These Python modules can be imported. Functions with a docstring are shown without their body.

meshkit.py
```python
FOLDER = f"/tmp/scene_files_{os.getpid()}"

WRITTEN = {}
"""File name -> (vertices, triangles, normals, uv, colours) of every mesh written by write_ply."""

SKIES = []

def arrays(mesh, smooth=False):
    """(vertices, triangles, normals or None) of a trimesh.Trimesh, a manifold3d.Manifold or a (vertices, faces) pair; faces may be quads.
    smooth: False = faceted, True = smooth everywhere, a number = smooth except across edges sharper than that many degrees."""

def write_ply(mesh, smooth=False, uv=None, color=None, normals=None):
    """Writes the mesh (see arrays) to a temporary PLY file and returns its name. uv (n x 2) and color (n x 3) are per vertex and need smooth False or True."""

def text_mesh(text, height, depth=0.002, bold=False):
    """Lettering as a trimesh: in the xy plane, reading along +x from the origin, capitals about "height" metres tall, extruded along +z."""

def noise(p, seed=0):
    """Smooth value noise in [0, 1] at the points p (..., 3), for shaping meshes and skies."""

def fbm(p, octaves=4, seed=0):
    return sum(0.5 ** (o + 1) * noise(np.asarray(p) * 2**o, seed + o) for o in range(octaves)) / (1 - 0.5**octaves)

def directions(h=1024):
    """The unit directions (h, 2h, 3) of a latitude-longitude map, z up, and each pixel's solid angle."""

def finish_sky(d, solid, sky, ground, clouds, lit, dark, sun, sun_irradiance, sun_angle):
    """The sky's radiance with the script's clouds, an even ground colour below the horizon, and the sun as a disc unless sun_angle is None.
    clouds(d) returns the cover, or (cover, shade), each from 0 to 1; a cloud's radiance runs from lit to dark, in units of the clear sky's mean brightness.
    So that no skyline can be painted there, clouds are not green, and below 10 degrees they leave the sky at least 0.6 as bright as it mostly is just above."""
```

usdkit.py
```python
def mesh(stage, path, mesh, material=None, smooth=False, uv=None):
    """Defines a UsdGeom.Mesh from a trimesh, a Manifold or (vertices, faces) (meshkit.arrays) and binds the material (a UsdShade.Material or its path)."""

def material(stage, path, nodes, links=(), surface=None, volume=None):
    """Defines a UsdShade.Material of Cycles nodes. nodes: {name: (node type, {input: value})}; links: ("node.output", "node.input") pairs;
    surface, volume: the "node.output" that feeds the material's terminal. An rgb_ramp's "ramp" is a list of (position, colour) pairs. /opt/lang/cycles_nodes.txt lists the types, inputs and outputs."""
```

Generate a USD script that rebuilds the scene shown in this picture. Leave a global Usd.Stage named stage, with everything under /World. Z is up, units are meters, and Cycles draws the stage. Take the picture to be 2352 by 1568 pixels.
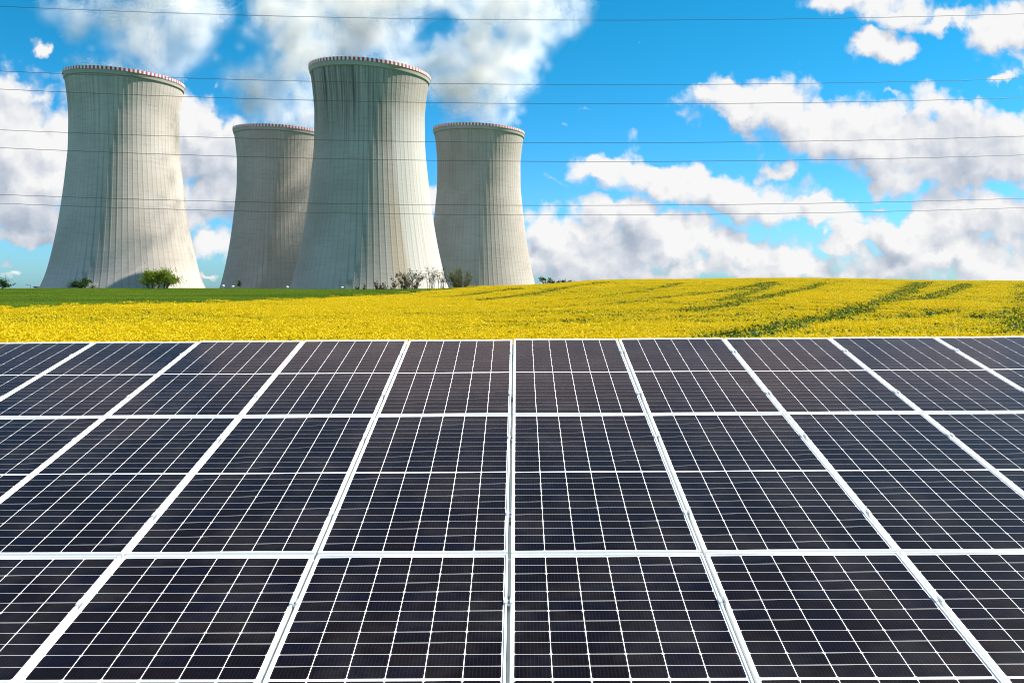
import math, random
import numpy as np, trimesh, usdkit, meshkit
from pxr import Usd, UsdGeom, UsdLux, UsdShade, Gf, Sdf, Vt

random.seed(7)
rng = np.random.default_rng(7)
stage = Usd.Stage.CreateInMemory()
UsdGeom.SetStageUpAxis(stage, 'Z')
UsdGeom.SetStageMetersPerUnit(stage, 1.0)
world = UsdGeom.Xform.Define(stage, '/World')
stage.SetDefaultPrim(world.GetPrim())
UsdGeom.Scope.Define(stage, '/World/Looks')

# ------------------------------------------------------------------ camera, sky, sun, exposure
# The photograph measured on a 2352 x 1568 grid: the horizon lies at row 660, one radian is FP grid units.
FP, CX, HY = 2038.0, 1176.0, 660.0
CAM_H = 3.0                                   # camera height above the ground in front of it
EXPOSURE = 1.3
SUN_EL, SUN_DIR_XY = math.radians(46), (0.970, 0.242)
SKY_STRENGTH, SUN_INTENSITY = 0.051, 1.25

cam = UsdGeom.Camera.Define(stage, '/World/camera')
cam.CreateHorizontalApertureAttr(36.0)
cam.CreateVerticalApertureAttr(24.0)
cam.CreateFocalLengthAttr(36.0 * FP / 2352.0)
cam.CreateVerticalApertureOffsetAttr(-36.0 * (784.0 - HY) / 2352.0)
cam.CreateClippingRangeAttr(Gf.Vec2f(0.05, 100000.0))
cam.AddTranslateOp().Set(Gf.Vec3d(0, 0, CAM_H))
cam.AddRotateXOp().Set(90.0)
cam.CreateExposureAttr(EXPOSURE)

SUN = np.array([SUN_DIR_XY[0] * math.cos(SUN_EL), SUN_DIR_XY[1] * math.cos(SUN_EL), math.sin(SUN_EL)])
SUN /= np.linalg.norm(SUN)
sun = UsdLux.DistantLight.Define(stage, '/World/sun')
sun.CreateIntensityAttr(SUN_INTENSITY)
sun.CreateAngleAttr(0.53)
sun.CreateNormalizeAttr(True)
sun.CreateColorAttr(Gf.Vec3f(1.0, 0.94, 0.84))
zaxis = SUN
xaxis = np.cross([0, 0, 1], zaxis); xaxis /= np.linalg.norm(xaxis)
yaxis = np.cross(zaxis, xaxis)
m4 = Gf.Matrix4d(*[float(v) for v in (*xaxis, 0, *yaxis, 0, *zaxis, 0, 0, 0, 0, 1)])
sun.AddTransformOp().Set(m4)


class Net:
    """collects shader nodes and links"""
    def __init__(self):
        self.nodes, self.links, self.k = {}, [], 0

    def add(self, kind, out, inputs=None, **conn):
        self.k += 1
        name = f'{kind}_{self.k}'
        self.nodes[name] = (kind, dict(inputs or {}))
        for key, src in conn.items():
            if isinstance(src, str):
                self.links.append((src, f'{name}.{key}'))
            else:
                self.nodes[name][1][key] = src
        return f'{name}.{out}'

    def math(self, op, a, b=0.0, c=0.0, clamp=False):
        return self.add('math', 'value', {'math_type': op, 'use_clamp': clamp}, value1=a, value2=b, value3=c)

    def vmath(self, op, a, b=(0, 0, 0), out='vector', scale=1.0):
        return self.add('vector_math', out, {'vector_math_type' if False else 'math_type': op}, vector1=a, vector2=b, scale=scale)

    def remap(self, v, a, b, c=0.0, d=1.0, kind='linear'):
        return self.add('map_range', 'result', {'range_type': kind, 'from_min': a, 'from_max': b, 'to_min': c, 'to_max': d, 'clamp': True}, value=v)

    def mix(self, f, a, b, mode='mix'):
        return self.add('mix_color', 'result', {'blend_type': mode}, fac=f, a=a, b=b)

    def noise(self, vec, scale, detail=3.0, rough=0.5, out='fac', distortion=0.0, lac=2.0, dim='3D'):
        return self.add('noise_texture', out, {'dimensions': dim, 'scale': scale, 'detail': detail, 'roughness': rough, 'distortion': distortion, 'lacunarity': lac}, vector=vec)

    def ramp(self, f, stops):
        return self.add('rgb_ramp', 'color', {'ramp': stops}, fac=f)

    def make(self, path, surface=None, volume=None):
        return usdkit.material(stage, path, self.nodes, self.links, surface=surface, volume=volume)


def sky_material():
    n = Net()
    d = n.add('texture_coordinate', 'generated')
    sky = n.add('sky_texture', 'color', {'sky_type': 'single_scattering', 'sun_disc': False, 'sun_elevation': SUN_EL,
                'sun_rotation': math.atan2(SUN[0], SUN[1]), 'air_density': 1.0, 'aerosol_density': 0.6, 'ozone_density': 2.2, 'altitude': 300.0})
    sky = n.add('hsv', 'color', {'hue': 0.495, 'saturation': 1.35, 'value': 1.0, 'fac': 1.0}, color=sky)
    sx = n.add('separate_xyz', 'x', vector=d)
    tint = n.mix(n.remap(sx.split('.')[0] + '.z', 0.0, 0.30, 0, 1, 'smoothstep'), (0.50, 0.98, 1.55), (0.19, 1.09, 1.17))
    sky = n.mix(1.0, sky, tint, 'multiply')
    base = sx.split('.')[0]
    X, Y, Z = base + '.x', base + '.y', base + '.z'
    ys = n.math('maximum', Y, 0.15)
    u, v = n.math('divide', X, ys), n.math('divide', Z, ys)
    uv = n.add('combine_xyz', 'vector', x=u, y=v, z=0.0)
    # billowing edges: the position is bent by noise of two sizes
    w1 = n.vmath('scale', n.vmath('subtract', n.noise(uv, 14.0, 2.0, 0.5, 'color', dim='2D'), (0.5, 0.5, 0.5)), scale=0.060)
    w2 = n.vmath('scale', n.vmath('subtract', n.noise(uv, 46.0, 3.0, 0.6, 'color', dim='2D'), (0.5, 0.5, 0.5)), scale=0.022)
    p = n.vmath('add', n.vmath('add', uv, w1), w2)

    def blob(p, x, y, rx, ry, amp=1.0, tilt=0.0):
        c = ((x - CX) / FP, (HY - y) / FP)
        sx_, sy_ = FP / rx / GROW, FP / ry / GROW
        if tilt:
            q = n.vmath('subtract', p, (c[0], c[1], 0.0))
            q = n.add('vector_rotate', 'vector', {'rotate_type': 'z_axis', 'angle': -math.radians(tilt)}, vector=q)
            q = n.vmath('multiply', q, (sx_, sy_, 0.0))
        else:
            q = n.add('vector_math', 'vector', {'math_type': 'multiply_add'}, vector1=p, vector2=(sx_, sy_, 0.0), vector3=(-c[0] * sx_, -c[1] * sy_, 0.0))
        return n.math('subtract', amp - (0.22 if rx * ry < 2200 else 0.0), n.vmath('length', q, out='value'))

    GROW = 1.12

    def field(p, every=True):
        F = None
        for b in blobs:
            if not every and (b[2] * b[3] < 2500 or b[1] < -60):
                continue
            q = blob(p, *b)
            F = q if F is None else n.math('maximum', F, q)
        return F

    blobs = [  # the clouds of the photograph, each where it stands in the sky, besides one veil for flare haze
        (20, 330, 150, 130, 1.0, 0), (80, 430, 180, 110, 1.0, 0), (-60, 300, 180, 110, 1, 0), (130, 330, 90, 80, .9, -30),
        (460, 330, 130, 90, 1.0, -12), (520, 430, 140, 80, 1.0, 0), (440, 500, 90, 50, .75, 0), (300, 420, 160, 120, 1, 0), (500, 560, 100, 45, .65, 0),
        (60, 545, 110, 30, .8, -8), (20, 625, 60, 14, .5, 0), (500, 640, 50, 14, .6, 0), (5, 596, 44, 26, .3, 0),
        (1740, 240, 150, 42, 1.0, 0), (1830, 265, 150, 62, 1.0, -15), (2000, 325, 210, 72, 1.05, -12), (2230, 330, 200, 82, 1.05, 0), (2120, 395, 150, 46, .9, 0),
        (1650, 265, 80, 22, .8, -20), (1810, 390, 60, 28, .8, 0),
        (1420, 378, 110, 30, 1.0, -4), (1530, 410, 150, 46, 1.0, -12), (1700, 452, 170, 46, 1.0, -8), (1870, 490, 150, 28, .9, -3), (2010, 470, 60, 14, .6, 0),
        (1250, 525, 75, 52, 1.05, 0), (1370, 520, 60, 48, 1.05, 0), (1470, 525, 80, 55, 1.05, 0), (1330, 590, 170, 60, 1.05, 0), (1540, 560, 120, 50, 1.05, 0), (1680, 575, 150, 45, 1.0, -5), (1800, 605, 130, 38, 1.0, 0), (1600, 622, 300, 26, .9, 0),
        (1960, 540, 90, 36, .95, 10), (2070, 545, 110, 50, 1.05, 0), (2200, 520, 110, 62, 1.05, 0), (2300, 500, 120, 60, 1.05, 0), (2200, 600, 230, 55, 1.05, 0), (2050, 620, 160, 26, .8, 0),
        (990, 450, 40, 60, .8, 0), (1100, 600, 120, 60, .8, 0),
        (85, 98, 42, 22, .85, 0), (2015, 108, 72, 36, .95, 5), (2040, 220, 70, 15, .35, 0), (2190, 200, 50, 14, .1, 0), (1350, 243, 70, 20, .35, 0),
        (1250, 400, 75, 26, .45, -10), (1470, 90, 28, 30, .1, 20), (1270, 280, 70, 26, .22, -40), (490, 180, 44, 44, .22, -30), (2330, 30, 420, 250, .16, 0),  # the widest is a thin veil put in for the flare whitening
        (2000, 10, 150, 44, .85, 0), (2190, 50, 110, 34, .8, 0), (2330, 60, 120, 60, .8, 0), (2310, 180, 60, 24, .6, 0),
        # beyond the top edge: the cloud field goes on, with banks added to brighten the panel reflections
        (380, -170, 150, 110, 1, 0), (760, -230, 180, 120, 1, 0), (1180, -210, 160, 130, 1, 0), (2250, -120, 220, 90, 1, 0), (1700, -240, 180, 50, .9, 0),
        (620, -500, 260, 90, 1, 0), (1010, -540, 300, 120, 1.1, 0), (1420, -570, 320, 110, 1.1, 0), (1860, -590, 280, 120, 1.05, 0), (2350, -540, 240, 90, .9, 0), (60, -620, 200, 70, .8, 0), (-300, -300, 260, 110, 1, 0), (2700, -200, 260, 140, 1, 0), (2650, 400, 260, 120, 1, 0), (-350, 380, 240, 130, 1, 0),
    ]
    F = field(p)
    Fup = field(n.vmath('add', p, (0.012, 0.026, 0.0)), False)      # the same towards the sun: thicker there means shade here
    # elsewhere in the sky: scattered cumulus of the same kind on a flat layer
    zs = n.math('maximum', Z, 0.06)
    layer = n.add('combine_xyz', 'vector', x=n.math('divide', X, zs), y=n.math('divide', Y, zs), z=0.0)
    gen = n.math('subtract', n.math('multiply', n.noise(layer, 1.1, 4.0, 0.55, dim='2D'), 3.6), 2.0)
    ahead = n.math('multiply', n.remap(Y, 0.55, 0.75, 0, 1, 'smoothstep'), n.remap(Z, 0.60, 0.70, 1, 0, 'smoothstep'))
    under = n.math('multiply', n.math('maximum', n.math('subtract', F, Fup), -0.7), ahead)
    F = n.add('mix_float', 'result', fac=ahead, a=gen, b=F)
    def billow(v):
        vor = n.add('voronoi_texture', 'distance', {'feature': 'smooth_f1', 'dimensions': '2D', 'scale': 34.0, 'smoothness': 0.35, 'detail': 1.0, 'roughness': 0.5}, vector=v)
        return n.math('add', n.math('multiply', n.noise(v, 17.0, 6.0, 0.60, dim='2D'), 0.8), n.math('multiply', n.math('subtract', 0.62, vor), 0.34))
    wuv = n.vmath('add', uv, n.vmath('scale', w2, scale=0.8))
    fb = billow(wuv)
    dens = n.math('add', F, n.math('multiply', n.math('subtract', fb, 0.27), 1.35))
    cover = n.remap(dens, -0.04, 0.50, 0, 1, 'smoothstep')
    # relief: the billows towards the sun (up and right) against those away from it
    fb2 = billow(n.vmath('add', wuv, (0.007, 0.011, 0.0)))
    big = n.noise(uv, 7.0, 2.0, 0.5, dim='2D')
    big2 = n.noise(n.vmath('add', uv, (0.02, 0.045, 0)), 7.0, 2.0, 0.5, dim='2D')
    relief = n.math('add', n.math('add', n.math('multiply', n.math('subtract', fb, fb2), 0.75), n.math('multiply', n.math('subtract', big, big2), 0.6)), n.math('multiply', under, 0.45))
    thick = n.remap(dens, 0.55, 1.6, 0.0, 0.20)
    lit = n.math('subtract', n.math('add', 0.76, relief), thick, clamp=True)
    ccol = n.ramp(lit, [(0.0, (0.34, 0.43, 0.58)), (0.35, (0.50, 0.58, 0.70)), (0.65, (0.78, 0.82, 0.90)), (0.95, (1.08, 1.08, 1.08))])
    ccol = n.vmath('scale', ccol, scale=6.9)
    out = n.mix(cover, sky, ccol)
    bg = n.add('background_shader', 'background', {'strength': SKY_STRENGTH}, color=out)
    return n.make('/World/Looks/sky_look', surface=bg)


dome = UsdLux.DomeLight.Define(stage, '/World/sky')
dome.CreateIntensityAttr(1.0)
dome.GetPrim().SetCustomDataByKey('kind', 'structure')
UsdShade.MaterialBindingAPI.Apply(dome.GetPrim()).Bind(sky_material())

# ------------------------------------------------------------------ helpers
used = {}


def numbered(parent, name):
    key = (parent, name)
    k = used.get(key, -1) + 1
    used[key] = k
    return f'{parent}/{name}' if k == 0 else f'{parent}/{name}_{k:03d}'


def tag(prim, label=None, cat=None, group=None, kind=None):
    for key, val in (('label', label), ('category', cat), ('group', group), ('kind', kind)):
        if val:
            prim.SetCustomDataByKey(key, val)
    return prim


def thing(name, label, cat, loc=(0, 0, 0), rotz=0.0, group=None):
    x = UsdGeom.Xform.Define(stage, numbered('/World', name))
    x.AddTranslateOp().Set(Gf.Vec3d(*map(float, loc)))
    if rotz:
        x.AddRotateZOp().Set(float(rotz))
    return tag(x.GetPrim(), label, cat, group)


def obj(name, mesh, mat, parent='/World', smooth=False):
    parent = str(parent.GetPath()) if isinstance(parent, Usd.Prim) else parent
    return usdkit.mesh(stage, numbered(parent, name), mesh, mat, smooth=smooth).GetPrim()


def box(cx, cy, cz, sx, sy, sz):
    b = trimesh.creation.box((sx, sy, sz))
    b.apply_translation((cx, cy, cz))
    return b


def tube(points, radii, sides=6):
    """tapered tube along a polyline"""
    P = np.asarray(points, float); R = np.broadcast_to(radii, (len(P),)).astype(float)
    T = np.gradient(P, axis=0); T /= np.linalg.norm(T, axis=1, keepdims=True) + 1e-12
    ref = np.array([0.31, 0.87, 0.38])
    A = np.cross(T, ref); A /= np.linalg.norm(A, axis=1, keepdims=True) + 1e-12
    B = np.cross(T, A)
    th = np.arange(sides) * 2 * np.pi / sides
    V = (P[:, None] + R[:, None, None] * (np.cos(th)[None, :, None] * A[:, None] + np.sin(th)[None, :, None] * B[:, None])).reshape(-1, 3)
    F = []
    for i in range(len(P) - 1):
        for j in range(sides):
            a, b = i * sides + j, i * sides + (j + 1) % sides
            F += [(a, b, b + sides), (a, b + sides, a + sides)]
    n = len(P)
    F += [(0, j + 1, j) for j in range(1, sides - 1)] + [((n - 1) * sides, (n - 1) * sides + j, (n - 1) * sides + j + 1) for j in range(1, sides - 1)]
    return trimesh.Trimesh(V, np.array(F), process=False)


cat_mesh = trimesh.util.concatenate


def plain(name, color, rough=0.6, metallic=0.0, spec=0.5, vary=0.0, scale=6.0):
    n = Net()
    col = color
    if vary:
        co = n.add('texture_coordinate', 'object')
        f = n.noise(co, scale, 4.0, 0.6)
        col = n.mix(f, tuple(c * (1 - vary) for c in color), tuple(min(1, c * (1 + vary)) for c in color))
    s = n.add('principled_bsdf', 'BSDF', {'roughness': rough, 'metallic': metallic, 'specular_ior_level': spec}, base_color=col)
    return n.make(f'/World/Looks/{name}', surface=s)


def instancer(name, protos, pos, which, yaw, scale, label, cat, group=None):
    pi = UsdGeom.PointInstancer.Define(stage, f'/World/{name}')
    paths = [f(f'/World/{name}/{nm}') for nm, f in protos]
    pi.CreatePrototypesRel().SetTargets([Sdf.Path(q) for q in paths])
    pi.CreatePositionsAttr(Vt.Vec3fArray.FromNumpy(np.asarray(pos, np.float32)))
    pi.CreateProtoIndicesAttr(Vt.IntArray.FromNumpy(np.asarray(which, np.int32)))
    q = [Gf.Quath(float(math.cos(a / 2)), 0, 0, float(math.sin(a / 2))) for a in yaw]
    pi.CreateOrientationsAttr(Vt.QuathArray(q))
    pi.CreateScalesAttr(Vt.Vec3fArray.FromNumpy(np.asarray(scale, np.float32)))
    tag(pi.GetPrim(), label, cat, kind='stuff')
    return pi


# ------------------------------------------------------------------ ground
# Height of the vegetation's top as rows of the measured grid, over bearing and distance; turned into heights.
AZX = np.array([0, 400, 800, 1100, 1250, 1400, 1600, 1800, 2000, 2150, 2352], float)
YK = np.array([31, 45, 60, 98, 130, 170, 215, 270], float)
GT = np.array([
    #  0    400  800  1100 1250 1400 1600 1800 2000 2150 2352
    [782, 782, 782, 782, 782, 782, 782, 782, 782, 782, 782],
    [738, 740, 742, 742, 740, 738, 736, 735, 735, 737, 738],
    [708, 711, 714, 713, 709, 704, 700, 698, 698, 700, 702],
    [684, 684, 683, 677, 671, 663, 658, 656, 658, 662, 662],
    [672, 671, 669, 659.5, 654, 644, 641.5, 640, 641.5, 645, 646],
    [662.5, 662, 664, 662, 660, 652, 649, 648, 650, 652, 653],
    [668, 667, 668, 668, 667, 662, 660, 660, 661, 662, 663],
    [690, 690, 690, 690, 690, 688, 688, 688, 688, 688, 688]], float)
from scipy.interpolate import PchipInterpolator, RegularGridInterpolator
_fine_y = np.concatenate([np.linspace(31, 180, 120), np.linspace(182, 270, 30)])
_gy = PchipInterpolator(np.log(YK), GT, axis=0)(np.log(_fine_y))
_fine_a = np.linspace(0, 2352, 90)
_ga = PchipInterpolator(AZX, _gy, axis=1)(_fine_a)
_grid = RegularGridInterpolator((_fine_y, (_fine_a - CX) / FP), _ga)


def z_top(x, y):
    """top of the vegetation, world z"""
    x, y = np.asarray(x, float), np.asarray(y, float)
    yy = np.clip(y, 31.0, 270.0)
    az = np.clip(x / np.maximum(y, 31.0), -1176 / FP, 1176 / FP)
    row = _grid(np.stack([yy, az], -1))
    z = CAM_H + (HY - row) / FP * yy
    far = np.clip((y - 270.0) / 200.0, 0, 1)
    return z - 14.0 * far * far * (3 - 2 * far)


# edge between the yellow crop and the green field, in plan
EDGE = np.array([(-120, 22), (-60, 43), (-34, 59), (-25, 80), (-18, 98), (-10.5, 117), (-4, 132), (4, 146), (40, 205), (60, 300)], float)


def edge_distance(x, y):
    """positive inside the yellow crop"""
    yb = np.interp(x, EDGE[:, 0], EDGE[:, 1])
    return (yb - y) * 0.72


def crop_height(x, y):
    return 0.28 + 0.72 * np.clip(edge_distance(x, y) / 3.0 + 0.5, 0, 1)


def z_ground(x, y):
    und = 0.10 * (meshkit.noise(np.stack([np.asarray(x, float) / 9.0, np.asarray(y, float) / 13.0, 0 * np.asarray(x, float)], -1), 3) - 0.5)
    return z_top(x, y) - crop_height(x, y) + und


def ground_material():
    n = Net()
    p = n.add('geometry', 'position')
    f1 = n.noise(p, 0.35, 5.0, 0.6)
    f2 = n.noise(n.vmath('multiply', p, (0.25, 1.3, 1.0)), 1.0, 5.0, 0.65)
    col = n.ramp(f1, [(0.3, (0.035, 0.095, 0.008)), (0.5, (0.055, 0.135, 0.012)), (0.7, (0.075, 0.16, 0.018))])
    col = n.mix(n.remap(f2, 0.35, 0.7, 0, 0.55), col, (0.028, 0.075, 0.008))
    b = n.add('bump', 'normal', {'strength': 0.8, 'distance': 0.12}, height=n.noise(p, 3.0, 6.0, 0.7))
    s = n.add('principled_bsdf', 'BSDF', {'roughness': 0.8, 'specular_ior_level': 0.15}, base_color=col, normal=b)
    return n.make('/World/Looks/grass_ground', surface=s)


gx = np.concatenate([[-6000, -3000, -1500, -800, -450, -300, -220], np.arange(-170, 171, 2.0), [220, 300, 450, 800, 1500, 3000, 6000]])
gy = np.concatenate([[-3000, -800, -200, -80, -30, -10], np.arange(0, 30, 3.0), np.arange(30, 190, 1.5), np.arange(190, 300, 5.0), [320, 350, 400, 480, 600, 800, 1200, 2000, 4000, 9000]])
GX, GY = np.meshgrid(gx, gy)
GZ = z_ground(GX, GY)
idx = np.arange(GX.size).reshape(GX.shape)
quads = np.stack([idx[:-1, :-1], idx[:-1, 1:], idx[1:, 1:], idx[1:, :-1]], -1).reshape(-1, 4)
g = obj('ground', (np.stack([GX, GY, GZ], -1).reshape(-1, 3), quads), ground_material(), smooth=True)
tag(g, 'rolling green farmland rising behind the solar array', 'ground', kind='structure')


# ------------------------------------------------------------------ cooling towers
def concrete(name, tone=1.0, stain=0.4, warm=0.0, patches=False, H=122.0, seed=0.0):
    n = Net()
    o = n.add('texture_coordinate', 'object')
    s = n.add('separate_xyz', 'x', vector=o).split('.')[0]
    X, Y, Z = s + '.x', s + '.y', s + '.z'
    ang = n.math('arctan2', X, n.math('multiply', Y, -1.0))
    arc = n.math('multiply', ang, 30.0)
    c = n.add('combine_xyz', 'vector', x=arc, y=seed * 17.3, z=Z)
    big = n.noise(c, 0.035, 4.0, 0.55)
    streak = n.noise(n.vmath('multiply', c, (0.55, 1, 0.022)), 1.0, 5.0, 0.65)
    lifts = n.noise(n.vmath('multiply', c, (0.10, 1, 0.85)), 1.0, 4.0, 0.7)
    speck = n.noise(n.vmath('multiply', c, (0.35, 1, 0.6)), 1.0, 6.0, 0.7)
    a = tuple(tone * v for v in (0.43 + .03 * warm, 0.384, 0.340 - .02 * warm))
    b = tuple(tone * v for v in (0.55 + .03 * warm, 0.505, 0.470 - .02 * warm))
    col = n.mix(n.remap(big, 0.3, 0.7), a, b)
    col = n.mix(n.remap(streak, 0.45, 0.75, 0, 0.10), col, tuple(tone * v for v in (0.27, 0.265, 0.24)))
    col = n.mix(n.remap(lifts, 0.48, 0.72, 0, 0.36), col, tuple(tone * v for v in (0.26, 0.26, 0.245)))
    col = n.mix(n.remap(speck, 0.66, 0.80, 0, 0.45), col, tuple(tone * v for v in (0.20, 0.20, 0.19)))
    if patches:   # newer render on one flank, tan weathering beside it
        za = n.math('multiply', n.math('subtract', Z, 60.0), 0.0016)
        edge = n.math('subtract', n.add('math', 'value', {'math_type': 'add'}, value1=ang, value2=za), 0.60)
        white = n.remap(edge, -0.01, 0.012)
        white = n.math('multiply', white, n.remap(Z, 92, 104, 1, 0))
        tan_ = n.math('multiply', n.remap(edge, -0.23, -0.18), n.remap(Z, 30, 72, 1, 0.1))
        tan_ = n.math('multiply', tan_, n.remap(streak, 0.3, 0.6, 0.5, 1.0))
        col = n.mix(n.math('multiply', tan_, 0.7), col, (0.33, 0.26, 0.175))
        col = n.mix(n.math('multiply', white, 0.85), col, n.mix(n.remap(streak, 0.4, 0.7), (0.40, 0.385, 0.365), (0.34, 0.325, 0.30)))
    # soot and algae runs below the rim
    run = n.noise(n.vmath('multiply', c, (0.75, 1, 0.012)), 1.0, 4.0, 0.75)
    zone = n.remap(n.math('add', Z, n.math('multiply', n.math('subtract', run, 0.5), 46.0)), H - 44.0, H - 12.0)
    zone = n.math('multiply', zone, n.remap(run, 0.40, 0.62))
    side = n.remap(ang, -0.1, 0.5, 1.0, 0.25)
    col = n.mix(n.math('multiply', n.math('multiply', zone, side), stain, clamp=True), col, tuple(tone * v for v in (0.075, 0.085, 0.08)))
    # rust and dirt washed down along every joint
    jt = n.math('fraction', n.math('add', n.math('multiply', ang, RIBS / (2 * math.pi)), 100.0))
    jt = n.math('absolute', n.math('subtract', jt, 0.5))
    line = n.math('multiply', n.remap(jt, 0.0, 0.09, 1, 0), n.remap(streak, 0.3, 0.6, 0.16, 0.36))
    col = n.mix(line, col, tuple(tone * v for v in (0.16, 0.145, 0.125)))
    hgt = n.math('add', n.math('multiply', lifts, 0.6), n.math('multiply', speck, 0.5))
    bp = n.add('bump', 'normal', {'strength': 0.35, 'distance': 0.35}, height=hgt)
    sh = n.add('principled_bsdf', 'BSDF', {'roughness': 0.9, 'specular_ior_level': 0.2}, base_color=col, normal=bp)
    return n.make(f'/World/Looks/{name}', surface=sh)


RIBS = 76
RED = plain('red_rim_paint', (0.36, 0.025, 0.035), 0.6, vary=0.25, scale=0.8)
WHITE = plain('white_rim_paint', (0.60, 0.59, 0.57), 0.6, vary=0.12, scale=0.8)
STEEL = plain('galvanised_steel', (0.42, 0.43, 0.44), 0.45, metallic=0.6)
LIP = plain('pale_rim_concrete', (0.27, 0.26, 0.23), 0.85, vary=0.15, scale=0.3)
TH = 106.0 + 16.0
# (height above base, radius)
PROF = np.array([(0, 44.5), (5, 42.9), (16, 38.6), (28, 35.6), (41, 33.1), (54, 31.15), (71, 29.15), (87, 27.85), (100, 27.75), (110, 28.5), (117, 29.4), (TH, 30.0)], float)
_prof = PchipInterpolator(PROF[:, 0], PROF[:, 1])


def rim_drop(x, z, k):
    """the rim is not quite level: it falls towards one side"""
    w = np.clip((z - 60.0) / (TH - 60.0), 0, 1.2)
    return z - k * x * w * w


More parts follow.
